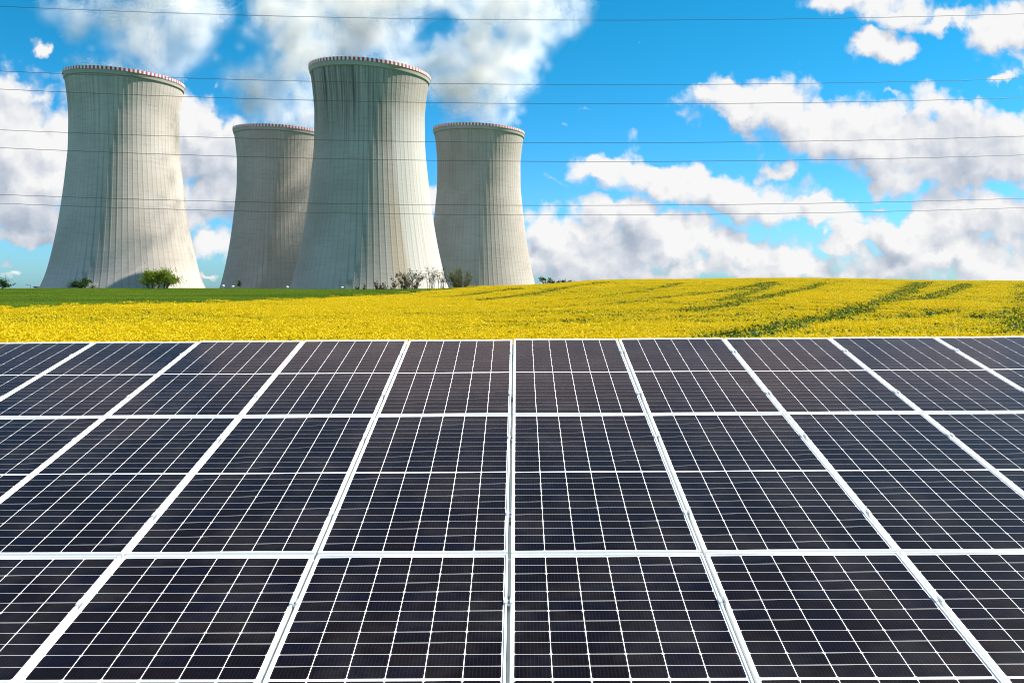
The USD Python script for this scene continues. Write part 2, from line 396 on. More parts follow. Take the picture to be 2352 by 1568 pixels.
def cooling_tower(px, rim_row, dist, k, mat, label):
    x = (px - CX) / FP * dist
    base_z = CAM_H + (HY - rim_row) / FP * dist - TH
    t = thing('cooling_tower', label, 'cooling tower', (x, dist, base_z), 0, None)
    zs = np.concatenate([np.linspace(0, 60, 22), np.linspace(63, TH - 3.4, 24)])
    ang, bump = [], []
    for i in range(RIBS):
        a0 = (i + 0.5) * 2 * math.pi / RIBS
        wd = 0.0075
        for da, b in ((-wd * 2.3, 0.0), (-wd * 1.2, 0.0), (-wd * .7, 0.075), (wd * .7, 0.075), (wd * 1.2, 0.0), (wd * 2.3, 0.0)):
            ang.append(a0 + da); bump.append(b)
    ang, bump = np.array(ang), np.array(bump)
    R = _prof(zs)[:, None] + bump[None]
    Xs, Ys = R * np.sin(ang)[None], -R * np.cos(ang)[None]
    Zs = rim_drop(Xs, np.repeat(zs[:, None], len(ang), 1), k)
    N = len(ang)
    # inner face of the shell, 0.9 m thinner
    Ri = _prof(zs)[:, None] - 0.9 + 0 * bump[None]
    Xi, Yi = Ri * np.sin(ang)[None], -Ri * np.cos(ang)[None]
    Zi = rim_drop(Xi, np.repeat(zs[:, None], N, 1), k)
    V = np.concatenate([np.stack([Xs, Ys, Zs], -1).reshape(-1, 3), np.stack([Xi, Yi, Zi], -1).reshape(-1, 3)])
    def strip(a, b):
        j = np.arange(N); j2 = (j + 1) % N
        return np.stack([a + j, a + j2, b + j2, b + j], -1)
    Q = [strip(i * N, (i + 1) * N) for i in range(len(zs) - 1)]
    o = len(zs) * N
    Q += [strip(o + (i + 1) * N, o + i * N) for i in range(len(zs) - 1)]
    Q.append(strip((len(zs) - 1) * N, o + (len(zs) - 1) * N))
    obj('shell', (V, np.concatenate(Q)), mat, t, smooth=35)
    # pale collar below the painted band
    def ring(profile, M=180):
        th = np.arange(M) * 2 * math.pi / M
        P = np.array(profile)
        Xr, Yr = P[:, 0][:, None] * np.sin(th)[None], -P[:, 0][:, None] * np.cos(th)[None]
        Zr = rim_drop(Xr, np.repeat(P[:, 1][:, None], M, 1), k)
        V = np.stack([Xr, Yr, Zr], -1).reshape(-1, 3)
        j = np.arange(M); j2 = (j + 1) % M; n = len(P)
        Q = [np.stack([i * M + j, i * M + j2, ((i + 1) % n) * M + j2, ((i + 1) % n) * M + j], -1) for i in range(n)]
        return V, np.concatenate(Q)
    obj('collar', ring([(29.55, TH - 3.6), (30.2, TH - 3.3), (30.4, TH - 2.2), (30.5, TH - 1.35), (29.0, TH - 1.35), (29.0, TH - 3.6)]), LIP, t, smooth=30)
    # painted warning blocks round the rim
    M = 180
    for i in range(M):
        a0, a1 = i * 2 * math.pi / M + 0.0006, (i + 1) * 2 * math.pi / M - 0.0006
        P = []
        for z in (TH - 1.34, TH + 0.25):
            for r in (30.75, 29.3):
                for a in (a0, a1):
                    P.append((r * math.sin(a), -r * math.cos(a), z))
        P = np.array(P); P[:, 2] = rim_drop(P[:, 0], P[:, 2], k)
        Fq = np.array([(0, 1, 5, 4), (3, 2, 6, 7), (2, 0, 4, 6), (1, 3, 7, 5), (4, 5, 7, 6), (2, 3, 1, 0)])
        obj('rim_block', (P, Fq), RED if i % 2 else WHITE, t)
    for i in range(8):
        a = (i + 0.37) * 2 * math.pi / 8
        xx, yy = 30.0 * math.sin(a), -30.0 * math.cos(a)
        zz = float(rim_drop(np.array(xx), np.array(TH + 0.2), k))
        obj('lightning_rod', tube([(xx, yy, zz), (xx, yy, zz + 1.8), (xx, yy, zz + 3.4)], (0.12, 0.10, 0.05), 5), STEEL, t)
    return t, x, base_z


TOWERS = [cooling_tower(287.5, 184, 484, 0.055, concrete('concrete_pale', 0.76, 0.35, 0, seed=1), 'nearer left cooling tower, smooth grey shell with pale lower right flank, behind the round bush'),
          cooling_tower(641, 303.5, 612, 0.035, concrete('concrete_buff', 0.64, 0.15, 0.6, seed=2), 'smaller far cooling tower half hidden behind the tallest, black-streaked one'),
          cooling_tower(850, 168, 453, 0.07, concrete('concrete_stained', 0.63, 1.0, 0.2, True, seed=3), 'tallest cooling tower with black streaks below its rim and tan and white patches'),
          cooling_tower(1100, 302, 594, 0.045, concrete('concrete_buff_grey', 0.68, 0.2, 0.5, seed=4), 'rightmost far cooling tower, plain buff concrete, seen whole beside open sky')]


# ------------------------------------------------------------------ steam above the towers
def steam_material():
    n = Net()
    d = n.add('diffuse_bsdf', 'BSDF', {'color': (0.975, 0.98, 0.995)})
    t = n.add('translucent_bsdf', 'BSDF', {'color': (0.975, 0.98, 0.995)})
    s = n.add('mix_closure', 'closure', {'fac': 0.5}, closure1=d, closure2=t)
    return n.make('/World/Looks/steam_droplets', surface=s)


STEAM = steam_material()


def puff(path, seed, n=1500, size=0.0150):
    """a soft ball of tiny white droplets of radius about one"""
    r = np.random.default_rng(900 + seed)
    C = r.normal(size=(n, 3)) * .46
    C *= np.minimum(1, 1.35 / np.linalg.norm(C, axis=1))[:, None]
    a = r.normal(size=(n, 3)); a /= np.linalg.norm(a, axis=1, keepdims=True)
    b = r.normal(size=(n, 3)); b -= a * (a * b).sum(1, keepdims=True); b /= np.linalg.norm(b, axis=1, keepdims=True)
    s_ = size * r.uniform(.6, 1.4, (n, 1))
    V = np.stack([C + a * s_, C + (-.5 * a + .866 * b) * s_, C + (-.5 * a - .866 * b) * s_], 1).reshape(-1, 3)
    m = usdkit.mesh(stage, path, (V, np.arange(3 * n).reshape(n, 3)), STEAM)
    nrm = C * .30 + [0.45, 0, 1.0]; nrm /= np.linalg.norm(nrm, axis=1, keepdims=True)
    m.CreateNormalsAttr(Vt.Vec3fArray.FromNumpy(np.repeat(nrm, 3, 0).astype(np.float32)))
    m.SetNormalsInterpolation('vertex')
    return path


def plume(tower, lean, r0, r1, h, seed, count, label, vox=1.8):
    """steam as a cloud of very many tiny white droplets, dense inside and thinning out at its ragged edge"""
    t, x, bz = tower
    loc = np.array((x, float(t.GetAttribute('xformOp:translate').Get()[1]), bz + TH - 5.0))
    r = np.random.default_rng(500 + seed)
    Rm = max(r0, r1) * 1.45
    ax = [np.arange(-Rm + min(lean, 0), Rm + max(lean, 0), vox), np.arange(-Rm, Rm, vox), np.arange(0, h, vox)]
    G = np.stack(np.meshgrid(*ax, indexing='ij'), -1)
    P = G.reshape(-1, 3)
    tt = P[:, 2] / h
    w = np.stack([meshkit.fbm(P / 46.0 + seed * 9.1 + i * 31.7, 3, seed + i) - .5 for i in range(2)], 1) * (8 + 60 * np.minimum(1, P[:, 2:3] / 45.0))
    R = r0 + (r1 - r0) * tt ** .7
    e = 1 - np.hypot(P[:, 0] - lean * tt + w[:, 0], P[:, 1] + w[:, 1]) / R
    nz = meshkit.fbm(P / 24.0 + seed * 3.3, 5, 70 + seed)
    rag = np.clip(P[:, 2] / 25.0, .2, 1)
    raw = e * 1.05 + (nz - .47) * 3.2 * rag + .5 * np.clip(1 - P[:, 2] / 17.0, 0, 1)
    d = np.clip(raw / .8, 0, 1)
    d = d * d * (3 - 2 * d) * np.clip((h - P[:, 2]) / (h * .35), 0, 1)
    d *= np.clip((28.5 - np.hypot(P[:, 0], P[:, 1])) / 2.0 + P[:, 2] * .4 - 2.5, 0, 1)      # inside the mouth at the bottom
    c = np.cumsum(d); pick = np.searchsorted(c, np.sort(r.random(count)) * c[-1])
    C = P[pick] + r.uniform(-.5, .5, (count, 3)) * vox + loc
    R_ = r.uniform(3.6, 8.6, count) * np.clip(.5 + P[pick][:, 2] / 45.0, .5, 1.1) * np.where(d[pick] < .4, .6, 1.0)
    instancer(numbered('/World', 'steam_plume').split('/')[-1], [(f'droplets_{k:03d}', lambda p, k=k: puff(p, seed * 10 + k)) for k in range(3)], C, r.integers(0, 3, count),
              r.uniform(-.5, .5, count), np.repeat(R_[:, None], 3, 1), label, 'steam')


plume(TOWERS[0], 22, 32, 42, 105, 1, 720, 'white steam rising from the nearer left cooling tower')
plume(TOWERS[1], 34, 30, 48, 150, 2, 860, 'white steam rising from the half hidden far cooling tower')
plume(TOWERS[2], -2, 31, 42, 105, 3, 680, 'white steam rising from the tallest streaked cooling tower')
plume(TOWERS[3], 20, 33, 74, 150, 4, 1300, 'white steam rising from the rightmost far cooling tower')


# ------------------------------------------------------------------ rapeseed crop and green field
def leafy(name, color, color2, trans=0.35, rough=0.6, by='object'):
    n = Net()
    if by == 'object':
        f = n.add('object_info', 'random')
    else:
        f = n.add('geometry', 'random_per_island')
    col = n.mix(f, color, color2)
    a = n.add('principled_bsdf', 'BSDF', {'roughness': rough, 'specular_ior_level': 0.2}, base_color=col)
    b = n.add('translucent_bsdf', 'BSDF', color=col)
    s = n.add('mix_closure', 'closure', {'fac': trans}, closure1=a, closure2=b)
    return n.make(f'/World/Looks/{name}', surface=s)


FLOWER = leafy('rapeseed_flower', (0.62, 0.47, 0.002), (0.69, 0.54, 0.003), 0.35, by='island')
STALK = leafy('rapeseed_stalk', (0.065, 0.13, 0.012), (0.12, 0.19, 0.018), 0.3, by='island')
WHEAT = leafy('young_wheat', (0.13, 0.20, 0.007), (0.19, 0.27, 0.010), 0.3, by='island')


def quads_at(C, size, rnd, flat=0.6):
    """one small randomly turned quad at every centre"""
    n = len(C)
    a = rnd.normal(size=(n, 3)); a[:, 2] *= flat; a /= np.linalg.norm(a, axis=1, keepdims=True)
    b = rnd.normal(size=(n, 3)); b -= a * (a * b).sum(1, keepdims=True); b /= np.linalg.norm(b, axis=1, keepdims=True)
    s = np.broadcast_to(size, (n,))[:, None] * rnd.uniform(0.7, 1.3, (n, 1))
    V = np.stack([C - a * s - b * s * .7, C + a * s - b * s * .7, C + a * s + b * s * .7, C - a * s + b * s * .7], 1).reshape(-1, 3)
    F = np.arange(4 * n).reshape(n, 4)
    return V, F


def crop_patch(path, n_plants, bloom, h, seed, span=1.15):
    r = np.random.default_rng(seed)
    x = UsdGeom.Xform.Define(stage, path)
    base = np.stack([r.uniform(-span / 2, span / 2, n_plants), r.uniform(-span / 2, span / 2, n_plants), np.zeros(n_plants)], 1)
    top = h * r.uniform(0.9, 1.08, n_plants)
    heads, lv = [], []
    for i in range(n_plants):
        if r.random() < bloom:
            k = 7
            heads.append(base[i] + np.stack([r.normal(0, .03, k), r.normal(0, .03, k), top[i] + r.uniform(-.11, .03, k)], 1))
        k = 4
        lv.append(base[i] + np.stack([r.normal(0, .07, k), r.normal(0, .07, k), top[i] * r.uniform(0.25, 0.92, k)], 1))
    if heads:
        V, F = quads_at(np.concatenate(heads), 0.022, r, 0.8)
        usdkit.mesh(stage, path + '/flowers', (V, F), FLOWER)
    V, F = quads_at(np.concatenate(lv), 0.05, r, 1.2)
    usdkit.mesh(stage, path + '/leaves', (V, F), STALK)
    return path


def plan_of(px, row):
    """plan position of the vegetation's top seen at a place of the measured grid (used to lay out the tramlines)"""
    Y = np.linspace(31, 132, 600)
    X = (px - CX) / FP * Y
    r = HY - (z_top(X, Y) - CAM_H) / Y * FP
    i = int(np.argmin(np.abs(r - row)))
    return X[i], Y[i]


TRACKS = [([(1640, 776), (1760, 757), (1850, 740), (1950, 716), (2030, 690), (2085, 665), (2122, 648)], 1.3, .95),
          ([(1990, 706), (2040, 680), (2075, 662), (2098, 650)], 0.9, .55),
          ([(1560, 716), (1660, 702), (1760, 682), (1860, 660), (1890, 650)], 1.2, .6),
          ([(1250, 708), (1400, 697), (1560, 680), (1680, 665), (1770, 648)], 1.2, .6),
          ([(1650, 690), (1720, 672), (1780, 650)], 1.3, .55),
          ([(1290, 690), (1400, 680), (1480, 668), (1560, 652)], 1.1, .6),
          ([(1100, 690), (1200, 678), (1300, 660), (1390, 648)], 1.6, .7),
          ([(1020, 683), (1110, 672), (1180, 664)], 1.8, .6),
          ([(2000, 735), (2120, 722), (2190, 710)], 1.2, .5),
          ([(2100, 690), (2170, 672), (2220, 652)], 1.5, .6),
          ([(2325, 770), (2340, 720), (2350, 690), (2352, 652)], 1.4, .5),
          ([(2230, 730), (2300, 715)], 1.4, .5),
          ([(1150, 748), (1290, 738), (1420, 726), (1520, 715)], 1.3, .45),
          ([(350, 742), (460, 740)], 1.2, .35), ([(590, 758), (700, 752)], 1.0, .3), ([(1090, 736), (1180, 730)], 1.2, .35)]
track_pts = []
for pts, wdt, strength in TRACKS:
    P = np.array([plan_of(*p) for p in pts])
    for a, b in zip(P[:-1], P[1:]):
        m = max(2, int(np.hypot(*(b - a)) / 0.5))
        for s_ in np.linspace(0, 1, m):
            track_pts.append((*(a + (b - a) * s_), wdt, strength))
track_pts = np.array(track_pts)
from scipy.spatial import cKDTree
_tree = cKDTree(track_pts[:, :2])


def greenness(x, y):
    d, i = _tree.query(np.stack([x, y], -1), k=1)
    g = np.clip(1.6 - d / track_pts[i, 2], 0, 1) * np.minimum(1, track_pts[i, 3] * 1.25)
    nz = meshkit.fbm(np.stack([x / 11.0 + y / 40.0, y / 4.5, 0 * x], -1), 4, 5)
    shade_band = np.clip((x + .1 * y - 2) / 14, 0, 1) * np.clip((y - 36) / 10, 0, 1)          # shadow band on the right slope, put in as greener crop
    g = np.maximum(g * 1.15, np.clip((nz - 0.47 + .12 * shade_band) * 2.8, 0, 0.55))
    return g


st = 0.82
cx_, cy_ = np.meshgrid(np.arange(-95, 95, st), np.arange(13.5, 150, st))
cx_, cy_ = (cx_ + rng.uniform(-.25, .25, cx_.shape)).ravel(), (cy_ + rng.uniform(-.25, .25, cy_.shape)).ravel()
inside = (np.abs(cx_) < cy_ * 0.64 + 6) & (edge_distance(cx_, cy_) > rng.uniform(-.2, 1.2, len(cx_)))
cx_, cy_ = cx_[inside], cy_[inside]
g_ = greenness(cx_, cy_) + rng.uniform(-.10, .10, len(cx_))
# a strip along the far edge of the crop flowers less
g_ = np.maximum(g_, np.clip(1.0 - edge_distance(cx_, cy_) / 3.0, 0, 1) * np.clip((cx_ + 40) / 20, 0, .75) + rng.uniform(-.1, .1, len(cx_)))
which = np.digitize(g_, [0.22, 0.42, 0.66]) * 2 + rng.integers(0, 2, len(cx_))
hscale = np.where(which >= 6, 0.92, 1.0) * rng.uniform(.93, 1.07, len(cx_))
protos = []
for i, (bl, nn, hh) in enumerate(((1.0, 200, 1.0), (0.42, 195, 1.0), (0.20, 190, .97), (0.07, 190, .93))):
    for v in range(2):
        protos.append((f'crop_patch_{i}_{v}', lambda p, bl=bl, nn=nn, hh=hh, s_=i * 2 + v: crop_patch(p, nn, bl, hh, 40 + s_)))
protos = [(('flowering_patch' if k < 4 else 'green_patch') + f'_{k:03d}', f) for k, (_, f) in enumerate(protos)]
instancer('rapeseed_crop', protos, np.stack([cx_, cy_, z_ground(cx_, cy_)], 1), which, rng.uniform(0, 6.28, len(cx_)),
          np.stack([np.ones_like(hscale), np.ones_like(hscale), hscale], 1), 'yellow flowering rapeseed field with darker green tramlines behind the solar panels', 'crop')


WHEAT2 = leafy('young_wheat_dark', (0.08, 0.15, 0.007), (0.12, 0.20, 0.009), 0.3, by='island')


def wheat_patch(path, seed):
    r = np.random.default_rng(seed)
    UsdGeom.Xform.Define(stage, path)
    n = 260
    C = np.stack([r.uniform(-1.1, 1.1, n), r.uniform(-1.1, 1.1, n), np.zeros(n)], 1)
    d = np.stack([r.normal(0, .09, n), r.normal(0, .09, n), r.uniform(.2, .34, n)], 1)
    s = np.stack([r.normal(0, 1, n), r.normal(0, 1, n), np.zeros(n)], 1); s /= np.linalg.norm(s, axis=1, keepdims=True)
    V = np.stack([C - s * .03, C + s * .03, C + d], 1).reshape(-1, 3)
    usdkit.mesh(stage, path + '/blades', (V, np.arange(3 * n).reshape(n, 3)), WHEAT2 if seed >= 83 else WHEAT)
    return path


wx, wy = np.meshgrid(np.arange(-112, 12, 1.7), np.arange(50, 182, 1.7))
wx, wy = (wx + rng.uniform(-.5, .5, wx.shape)).ravel(), (wy + rng.uniform(-.5, .5, wy.shape)).ravel()
ok = (edge_distance(wx, wy) < 0.3) & (np.abs(wx) < wy * 0.62 + 4)
wx, wy = wx[ok], wy[ok]
instancer('green_field', [(f'blade_patch_{k:03d}', lambda p, k=k: wheat_patch(p, 80 + k)) for k in range(6)],
          np.stack([wx, wy, z_ground(wx, wy)], 1), rng.integers(0, 3, len(wx)) + 3 * (meshkit.fbm(np.stack([wx / 38.0 + wy / 60.0, wy / 4.5, 0 * wx], -1), 3, 11) + rng.uniform(-.06, .06, len(wx)) > .5), rng.uniform(0, 6.28, len(wx)),
          np.ones((len(wx), 3)), 'low green field of young corn between the yellow crop and the cooling towers', 'field')


# ------------------------------------------------------------------ trees and bushes
BARK = plain('bark', (0.10, 0.075, 0.05), 0.9, vary=0.3)
LEAF = {'dark': leafy('leaf_dark', (0.020, 0.060, 0.006), (0.045, 0.11, 0.012), 0.3, by='island'),
        'fresh': leafy('leaf_fresh', (0.13, 0.19, 0.012), (0.27, 0.32, 0.03), 0.4, by='island'),
        'olive': leafy('leaf_olive', (0.10, 0.105, 0.025), (0.20, 0.18, 0.05), 0.3, by='island'),
        'scrub': leafy('leaf_scrub', (0.045, 0.05, 0.014), (0.10, 0.10, 0.03), 0.3, by='island'),
        'mid': leafy('leaf_mid', (0.03, 0.09, 0.010), (0.07, 0.15, 0.018), 0.3, by='island'),
        'blossom': leafy('leaf_blossom', (0.55, 0.55, 0.45), (0.75, 0.73, 0.62), 0.2, by='island')}


def woody(name, label, px, dist, width, height, leaf, n_leaf, leaf_size, stems=1, clear=0.0, cat='bush', group=None, seed=0, spread=1.0, levels=4, sink=0.0, clumps=26, shape='round', airy=.25):
    """a trunk or several stems with limbs, and a crown of leaves gathered in clumps at the twig ends"""
    r = np.random.default_rng(100 + seed)
    x = (px - CX) / FP * dist
    z = float(z_ground(np.array(x), np.array(float(dist)))) - sink
    t = thing(name, label, cat, (x, dist, z), 0, group)
    wood, ends = [], []

    def grow(p, d, length, rad, lev):
        q = [p]
        dd = d.copy()
        for _ in range(4):
            dd = dd + r.normal(0, .13, 3); dd[2] += 0.05; dd /= np.linalg.norm(dd)
            q.append(q[-1] + dd * length / 4)
        wood.append(tube(q, np.linspace(rad, rad * .55, 5), 5 if lev > 1 else 4))
        if lev <= (1 if airy < .5 else 2):
            ends.extend([q[2], q[3], q[4]])
        if lev == 0:
            return
        for _ in range(3 if lev > 1 else 3):
            a = q[r.integers(2, 5)]
            nd = dd + r.normal(0, .55 * spread, 3); nd[2] = abs(nd[2]) * .7 + .1; nd /= np.linalg.norm(nd)
            grow(a, nd, length * r.uniform(.55, .8), rad * .5, lev - 1)

    for s_ in range(stems):
        a = r.uniform(0, 6.28)
        off = np.array([math.cos(a), math.sin(a), 0]) * (0.10 * width if stems > 1 else 0) * r.uniform(.3, 1.6)
        d0 = np.array([off[0] * .7, off[1] * .7, 1.0]); d0 /= np.linalg.norm(d0)
        grow(off - [0, 0, .15], d0, height * (0.32 + clear * .4), 0.02 * height + .02, levels - 1)
    E = np.array(ends)
    hw = np.percentile(np.abs(E[:, :2] - E[:, :2].mean(0)), 92) + 1e-6
    top = E[:, 2].max()
    sc = np.array([width * .46 / hw, width * .46 / hw, height * .97 / top])
    W = cat_mesh(wood); W.vertices = W.vertices * sc; E = E * sc
    low = height * clear
    keep = E[:, 2] > low
    E = E[keep] if keep.sum() > 5 else E
    if shape == 'cone':
        lim = width * .5 * np.clip(1.05 - E[:, 2] / height, .08, 1)
        rr = np.linalg.norm(E[:, :2], axis=1)
        E[:, :2] *= np.minimum(1, lim / np.maximum(rr, 1e-6))[:, None]
    # clumps of unequal size at the twig ends
    pick = r.integers(0, len(E), clumps)
    cs = r.uniform(.5, 1.25, clumps) * width * .105
    ci = r.integers(0, clumps, int(n_leaf * (1 - airy)))
    C1 = E[pick[ci]] + r.normal(size=(len(ci), 3)) * cs[ci][:, None] * [1, 1, .8]
    C2 = E[r.integers(0, len(E), n_leaf - len(ci))] + r.normal(size=(n_leaf - len(ci), 3)) * width * .035
    C = np.concatenate([C1, C2]); C[:, 2] = np.maximum(C[:, 2], 0.05)
    V, F = quads_at(C, leaf_size, r, 0.9)
    obj('trunk', W, BARK, t)
    obj('crown', (V, F), LEAF[leaf], t)
    return t


def thicket(name, label, px, dist, width, height, leaf, n_leaf, leaf_size, stems, bare=0.08, cat='bush', seed=0, dome=1.0):
    """upright twigs rising from the ground, each with short side shoots, leafy from low down: airy, with sky and wall showing through"""
    r = np.random.default_rng(300 + seed)
    x = (px - CX) / FP * dist
    z = float(z_ground(np.array(x), np.array(float(dist))))
    t = thing(name, label, cat, (x, dist, z))
    wood, L = [], []
    for i in range(stems):
        u = r.uniform(-1, 1); v = r.uniform(-1, 1)
        hgt = height * (1 - .45 * dome * u * u) * r.uniform(.72, 1.0)
        b0 = np.array([u * width * .22, v * width * .18, -.1]); b1 = np.array([u * width * .46, v * width * .36, hgt])
        ts = np.linspace(0, 1, 7)
        q = b0 + (b1 - b0) * ts[:, None]; q[:, 0] += np.sign(u) * -.06 * width * np.sin(ts * math.pi) ; q[1:, :2] += r.normal(0, .025 * width, (6, 2)).cumsum(0) * .5
        wood.append(tube(q, np.linspace(.012 * height + .008, .006, 7), 4))
        for k in range(9):
            f = bare + (1 - bare) * r.random() ** .8
            p = np.array([np.interp(f, ts, q[:, c]) for c in range(3)])
            a = r.uniform(0, 6.28); ln = r.uniform(.08, .2) * height * (1.15 - f * .6)
            tip = p + np.array([math.cos(a) * ln * .7, math.sin(a) * ln * .7, ln * .75])
            wood.append(tube([p, (p + tip) / 2 + r.normal(0, .02, 3), tip], (.012, .009, .005), 3))
            m = max(2, int(n_leaf / (stems * 9)))
            g = r.uniform(.25, 1.1, m)[:, None]
            L.append(p + (tip - p) * g + r.normal(0, .035 * height, (m, 3)))
    C = np.concatenate(L); C[:, 2] = np.maximum(C[:, 2], .05)
    V, F = quads_at(C, leaf_size, r, 0.9)
    obj('trunk', cat_mesh(wood), BARK, t)
    obj('crown', (V, F), LEAF[leaf], t)
    return t


woody('bush', 'dark green tree cut by the left edge of the picture', -6, 166, 3.4, 1.95, 'dark', 2600, .075, 3, seed=1, cat='tree')
woody('bush', 'dark green round bush in front of the left tower\'s shaded side', 184, 168, 3.0, 2.0, 'dark', 3600, .07, 4, seed=2)
woody('blossoming_shrub', 'small white blossoming shrub right beside the dark green round bush', 213, 167, 1.5, 1.5, 'blossom', 420, .045, 4, seed=3, spread=1.2)
woody('bush', 'large light green bush in front of the left tower\'s sunlit side', 361, 163, 6.3, 3.85, 'fresh', 6500, .085, 7, seed=4, clumps=60, airy=.45, spread=.9)
woody('sapling', 'small slim green sapling in front of the half hidden far tower', 549, 165, 1.15, 1.75, 'mid', 900, .06, 1, seed=5, shape='cone', cat='tree')
for i, (px, w_, h_) in enumerate(((820, .8, 1.0), (838, .8, 1.2), (866, 1.5, 1.7), (882, 1.6, 1.5), (904, 1.4, 1.5))):
    thicket('scrub', ['lowest leftmost scrub twig at the stained tower\'s foot', 'thin upright scrub twig second from left at the stained tower\'s foot',
                    'loose dark scrub bush third from left at the stained tower\'s foot', 'loose dark scrub bush fourth from left at the stained tower\'s foot',
                    'scrub bush touching the left side of the wide sparse tree'][i], px, 150, w_, h_, 'scrub', int(300 * w_ * h_), .045, max(3, int(7 * w_)), seed=20 + i)
thicket('sparse_tree', 'wide sparse dark-leaved tree with open twigs before the stained tower', 940, 148, 6.4, 3.6, 'scrub', 3800, .05, 26, seed=31, cat='tree', dome=.7)
thicket('slim_tree', 'slim thin-leaved tree with thin lower stems, left of a pair', 989, 147, 2.7, 4.2, 'scrub', 700, .05, 9, bare=.28, seed=33, cat='tree')
thicket('slim_tree', 'slim thin-leaved tree with thin lower stems, right of a pair at the tower\'s edge', 1013, 146, 2.6, 3.9, 'scrub', 650, .05, 9, bare=.28, seed=34, cat='tree')
thicket('olive_tree', 'fuller brownish olive tree in the gap between stained and rightmost tower', 1060, 150, 5.0, 4.0, 'olive', 4200, .05, 30, bare=.04, seed=35, cat='tree', dome=1.1)
for i, (px, w_, h_) in enumerate(((1253, 1.3, 1.9), (1270, 1.2, 2.2), (1286, 2.3, 1.9), (1312, 1.1, 1.7))):
    woody('low_bush', ['small green bush nearest the rightmost tower at the crest', 'tallest of the small green bushes right of the towers',
                       'widest small green bush right of the towers', 'rightmost small green bush alone on the field crest'][i], px, 150, w_, h_, 'mid', int(420 * w_), .06, 2, seed=40 + i, clumps=14)

# ------------------------------------------------------------------ small things at the foot of the plant
LAMPW = plain('lamp_white', (0.8, 0.8, 0.8), 0.4)
DARK = plain('dark_metal', (0.04, 0.045, 0.05), 0.5)


def lamp(px, row, dist, label, arm):
    x = (px - CX) / FP * dist
    zt = CAM_H + (HY - row) / FP * dist
    zg = float(z_ground(np.array(x), np.array(float(dist))))
    t = thing('street_lamp', label, 'lamp', (x, dist, zg))
    h = zt - zg
    obj('pole', tube([(0, 0, -.3), (0, 0, h * .5), (0, 0, h)], (.11, .09, .06), 8), DARK if arm else STEEL, t)
    if arm:
        obj('arm', tube([(0, 0, h - .05), (-.4, 0, h + .06), (-1.0, 0, h + .08)], (.07, .06, .05), 6), DARK, t)
        obj('lamp_head', box(-1.15, 0, h + .05, .7, .3, .16), DARK, t)
    else:
        s_ = trimesh.creation.icosphere(2, .30); s_.apply_scale((1.25, 1.0, .75)); s_.apply_translation((0, 0, h + .15))
        obj('lamp_head', s_, LAMPW, t, smooth=True)


lamp(70, 654.5, 300, 'dark street lamp with an arm standing left of the left tower', True)
for px, row, lb in ((513, 657.5, 'white globe lamp right of the large light green bush'), (535, 659, 'white globe lamp just left of the slim sapling'),
                    (660, 660, 'white globe lamp in front of the half hidden tower\'s right side'), (786, 661, 'white globe lamp at the stained tower\'s shaded foot')):
    lamp(px, row, 250, lb, False)
hx = (84 - CX) / FP * 300; hz = float(z_ground(np.array(hx), np.array(300.0)))
t = thing('hut', 'dark flat-roofed hut peeping over the crest left of the left tower', 'hut', (hx, 300, hz))
hh = CAM_H + (HY - 658.2) / FP * 300 - hz
obj('wall', box(0, 0, hh / 2 - .2, 1.0, 1.2, hh - .1), LIP, t)
obj('roof', box(0, 0, hh - .1, 1.5, 1.6, .3), DARK, t)

# ------------------------------------------------------------------ power line
CABLE = plain('aluminium_cable', (0.05, 0.055, 0.06), 0.5, metallic=0.3)
ROWS = [(15, 46, 32), (163.5, 194, 181), (205, 238, 224.5), (298.5, 327.5, 313), (339.5, 370.5, 356), (447, 471.7, 455.7), (467.2, 493.6, 477)]
NAMES = ['topmost', 'second from top', 'third from top', 'fourth from top', 'fifth from top', 'second from bottom', 'lowest']
for i, ((a, b, c), nm) in enumerate(zip(ROWS, NAMES)):
    dist = 60 + (0, 3, -1, 2, -2, 1, 3)[i]
    w = 1176 / FP * dist
    za, zb, zc = ((HY - v) / FP * dist + CAM_H for v in (a, b, c))
    k2 = (za + zc - 2 * zb) / (2 * w * w); k1 = (zc - za) / (2 * w)
    xs = np.linspace(-130, 130, 90)
    pts = np.stack([xs, np.full_like(xs, dist), zb + k1 * xs + k2 * xs * xs], 1)
    o = obj('power_cable', tube(pts, .015, 6), CABLE, smooth=40)
    tag(o, f'thin dark power cable, {nm} of the seven crossing the sky', 'cable')

# ------------------------------------------------------------------ solar array
PW, PL, PITCH_X, PITCH_Y = 1.134, 2.278, 1.154, 2.300
from scipy.spatial.transform import Rotation
AR = Rotation.from_rotvec([2.21411497e-01, -7.38563197e-03, -6.69293160e-03])
AM = AR.as_matrix()
A0 = np.array([0.01137754, 9.768726, -0.56736199 + CAM_H])
NCOL, NROW = 6, 24
LIPW, MARX, MARY, CG, RG, MID = .011, .010, .016, .0047, .0038, .019


